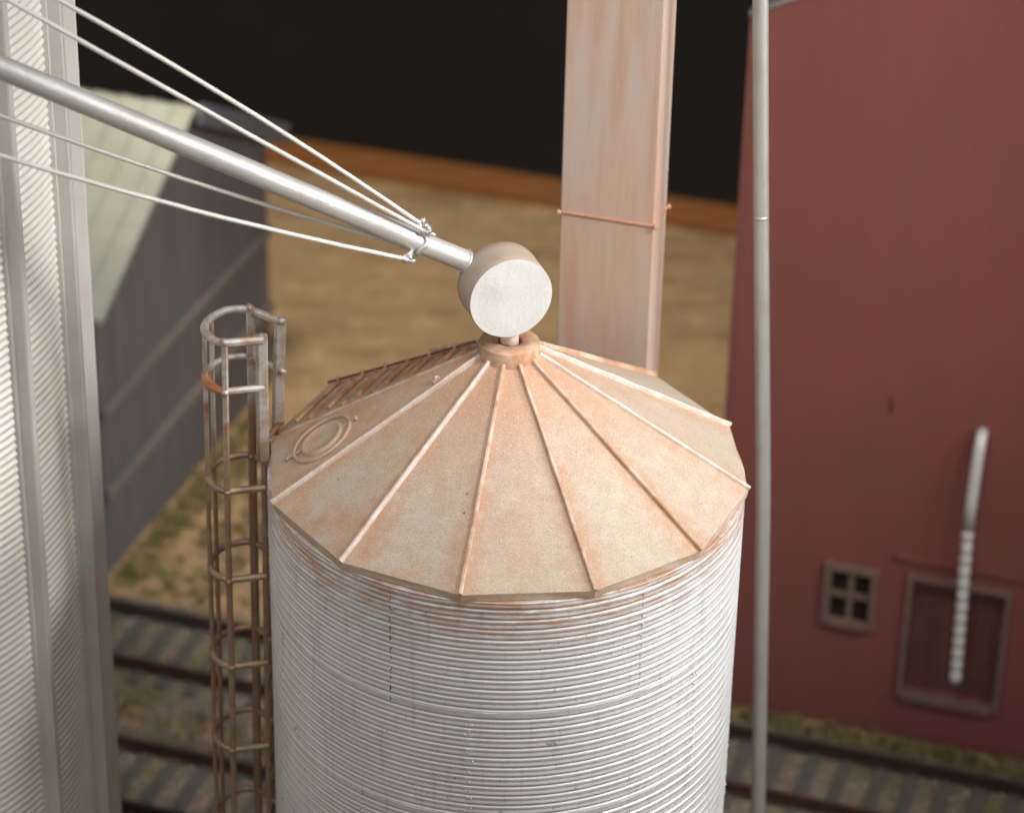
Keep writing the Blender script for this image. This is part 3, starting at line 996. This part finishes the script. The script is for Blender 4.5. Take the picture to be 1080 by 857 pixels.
for i, z in enumerate(hz):
    m = MB()
    w_ = .10 if i == 0 else .085
    up_ = z > 0
    a_in = PA
    b_in = (PB if up_ else PBL)
    # front straight, back straight, then the bent half-round
    m.beam(lean((PA[0] + .02, PA[1] - .03), z), lean(PC, z), w_, w_, (0, 0, 1), .3)
    m.beam(lean((b_in[0], b_in[1]), z), lean(PD, z), w_ * .9, w_, (0, 0, 1), .3)
    m.tube([lean(q, z + (.012 * noise.noise(Vector((i * 2.1, j * .6, 0))))) for j, q in enumerate(arc)], w_ * .52, 10, cap=True)
    for q, s2 in ((PC, .055), (PD, .055), (a_in, .045), (b_in, .055)):
        qq = lean((q[0] + (0.02 if q is PB else 0), q[1] - .02), z + (.03 if i == 0 else .0))
        m.blob(qq, s2, 8, (1, 1, .8), jit=.8)
    h = bpart(m, 'cage_hoop', M['cage'])
    if i == 1:
        h['label'] = 'second hoop of the cage with bright rust on its bend'
        rm = MB()
        rm.tube([lean(q, z) for q in arc[0:6]], .056, 10)
        rm.build('rust_patch', M['cage_rust'], h)
m = MB()
m.tube([(-2.99, .10, .20), (-2.93, .28, .20), (-2.84, .52, .20)], .032, 10)
m.blob((-3.0, .08, .20), .045, 8); m.blob((-2.83, .55, .205), .048, 8)
m.beam((-2.97, .16, .20), (-2.97, .16, .01), .04, .04, (1, 0, 0)); m.beam((-2.86, .48, .20), (-2.86, .48, .03), .04, .04, (1, 0, 0))
bpart(m, 'grab_bar', M['rust_dark'])
# rungs between the rails below the eave
z = -.55
rg0 = None
k = 0
while z > -11:
    m = MB()
    m.tube([lean((PA[0], PA[1]), z), lean(PBL, z)], .022, 8)
    bpart(m, 'ladder_rung', M['cage'])
    z -= .44

# ------------------------------------------------------------------ inclined spout with its end drum
DC = Vector((-.07, -.02, 2.43))
ax = Vector((.33, -.944, 0)).normalized()
sp = thing('grain_spout', 'inclined silver pipe braced by wires and ending in a drum above the bin', 'grain spout', (-.07, -.02, 1.70))
def loc_(p): return Vector(p) - Vector((-.07, -.02, 1.70))
P0, P1 = Vector((-.474, .126, 2.688)), Vector((-5.51, -2.003, 6.002))
dv = (P1 - P0).normalized()
m = MB()
N = 60
start = P0 - dv * .22; end = P1 + dv * 5.5
m.tube([loc_(start.lerp(end, i / N) + Vector((0, 0, .006 * noise.noise(Vector((i * .3, 0, 0)))))) for i in range(N + 1)], .133, 28)
m.build('pipe', M['pipe'], sp)
# drum
RD, LD = .517, .5
u1 = Vector((0, 0, 1)); u2 = ax.cross(u1).normalized()
def drum_ring(r, off, seg=72, wob=0.0):
    return [DC + ax * off + (u2 * math.cos(2 * math.pi * k / seg) + u1 * math.sin(2 * math.pi * k / seg)) * r * (1 + wob * noise.noise(Vector((math.cos(6.283 * k / seg) * 2, math.sin(6.283 * k / seg) * 2, off)))) for k in range(seg)]
seg = 72
def skin(rings, mb, smooth=True):
    vs = [loc_(p) for r in rings for p in r]
    n = len(rings[0])
    mb.add(vs, [(i * n + k, i * n + (k + 1) % n, (i + 1) * n + (k + 1) % n, (i + 1) * n + k) for i in range(len(rings) - 1) for k in range(n)], smooth)
m = MB()
skin([drum_ring(.001, -LD / 2), drum_ring(RD - .02, -LD / 2), drum_ring(RD, -LD / 2 + .02), drum_ring(RD, -.1), drum_ring(RD, .1), drum_ring(RD, LD / 2 - .012), drum_ring(RD - .006, LD / 2 - .002)], m)
dr_ = m.build('drum', M['drum'], sp)
m = MB()
rings = []
for i in range(15):
    r = (RD - .006) * (1 - i / 14) + .0008
    ring_ = drum_ring(r, LD / 2)
    out = []
    for p in ring_:
        q = p - DC
        h = .014 * noise.noise(q * 2.4 + Vector((4.1, 2, 7))) + .035 * math.exp(-((q.dot(u2) - .12) ** 2 + (q.z - .16) ** 2) / .03) * .6
        edge_ = min(1, (RD - .006 - r) / .08)
        out.append(p + ax * h * edge_)
    rings.append(out)
skin(rings, m)
m.build('end_cap', M['drum_face'], dr_)
m = MB(); m.tube([loc_((-.0, -.02, 1.62)), loc_((-.0, -.02, 1.98))], .112, 24); m.build('nipple', M['rib_pale'], dr_)
m = MB()
rg = []
for k in range(20):
    a = 2 * math.pi * k / 20
    s1 = dv.cross(Vector((0, 0, 1))).normalized(); s2 = s1.cross(dv)
    rg.append(loc_(P0 + dv * .10 + (s1 * math.cos(a) + s2 * math.sin(a)) * .137))
m.tube(rg, .018, 8, closed=True, jit=.5); m.build('weld', M['clamp'], dr_)
# clamp
cp = Vector((-1.09, -.135, 3.095))
t_ = (cp - P0).dot(dv); cp = P0 + dv * t_
s1 = dv.cross(Vector((0, 0, 1))).normalized(); s2 = s1.cross(dv)
m = MB()
rg = [loc_(cp + (s1 * math.cos(6.283 * k / 28) + s2 * math.sin(6.283 * k / 28)) * (.150 + .012 * noise.noise(Vector((k, 0, 0)))) + dv * .02 * math.sin(k * .9)) for k in range(28)]
m.tube(rg, .026, 8, closed=True, jit=.4)
wires = [  # far end, sag point, clamp end
    ((-4.944, -1.359, 6.526), (-3.649, -.818, 5.462), (-1.09, -.089, 3.319)),
    ((-5.408, -1.832, 6.704), (-3.609, -1.241, 5.326), (-1.018, -.228, 3.278)),
    ((-5.589, -1.801, 5.347), (-3.67, -1.043, 4.262), (-1.281, -.038, 3.004)),
    ((-5.436, -2.744, 5.31), (-3.595, -1.743, 4.246), (-1.233, -.39, 2.994))]
for a, mm_, b_ in wires:
    b_ = Vector(b_)
    m.blob(loc_(b_), .05, 10, (1.2, .8, .9), jit=1.1)
    m.blob(loc_(b_ + Vector((.05, 0, .03))), .034, 8, (.8, 1.1, 1.2), jit=1.1)
    m.blob(loc_(b_ + dv * -.09), .036, 8, (1.5, .9, .8), jit=1.0)
    m.tube([loc_(b_), loc_(b_.lerp(cp, .6))], .03, 8, jit=.5)
m.build('clamp', M['clamp'], sp)
for a, mid_, b_ in wires:
    a, mid_, b_ = Vector(a), Vector(mid_), Vector(b_)
    # quadratic through the three points
    L1, L2 = (mid_ - a).length, (b_ - mid_).length
    um = L1 / (L1 + L2)
    q = (mid_ - a * (1 - um) ** 2 - b_ * um ** 2) / (2 * um * (1 - um))
    pts = [a + (a - q).normalized() * (5.5 * (1 - i / 8)) for i in range(8)]
    pts += [a * (1 - u) ** 2 + q * 2 * u * (1 - u) + b_ * u ** 2 for u in [i / 40 for i in range(41)]]
    m = MB(); m.tube([loc_(p + Vector((0, 0, .004 * noise.noise(p * 3)))) for p in pts], .027, 12)
    m.build('brace_wire', M['wire'], sp)
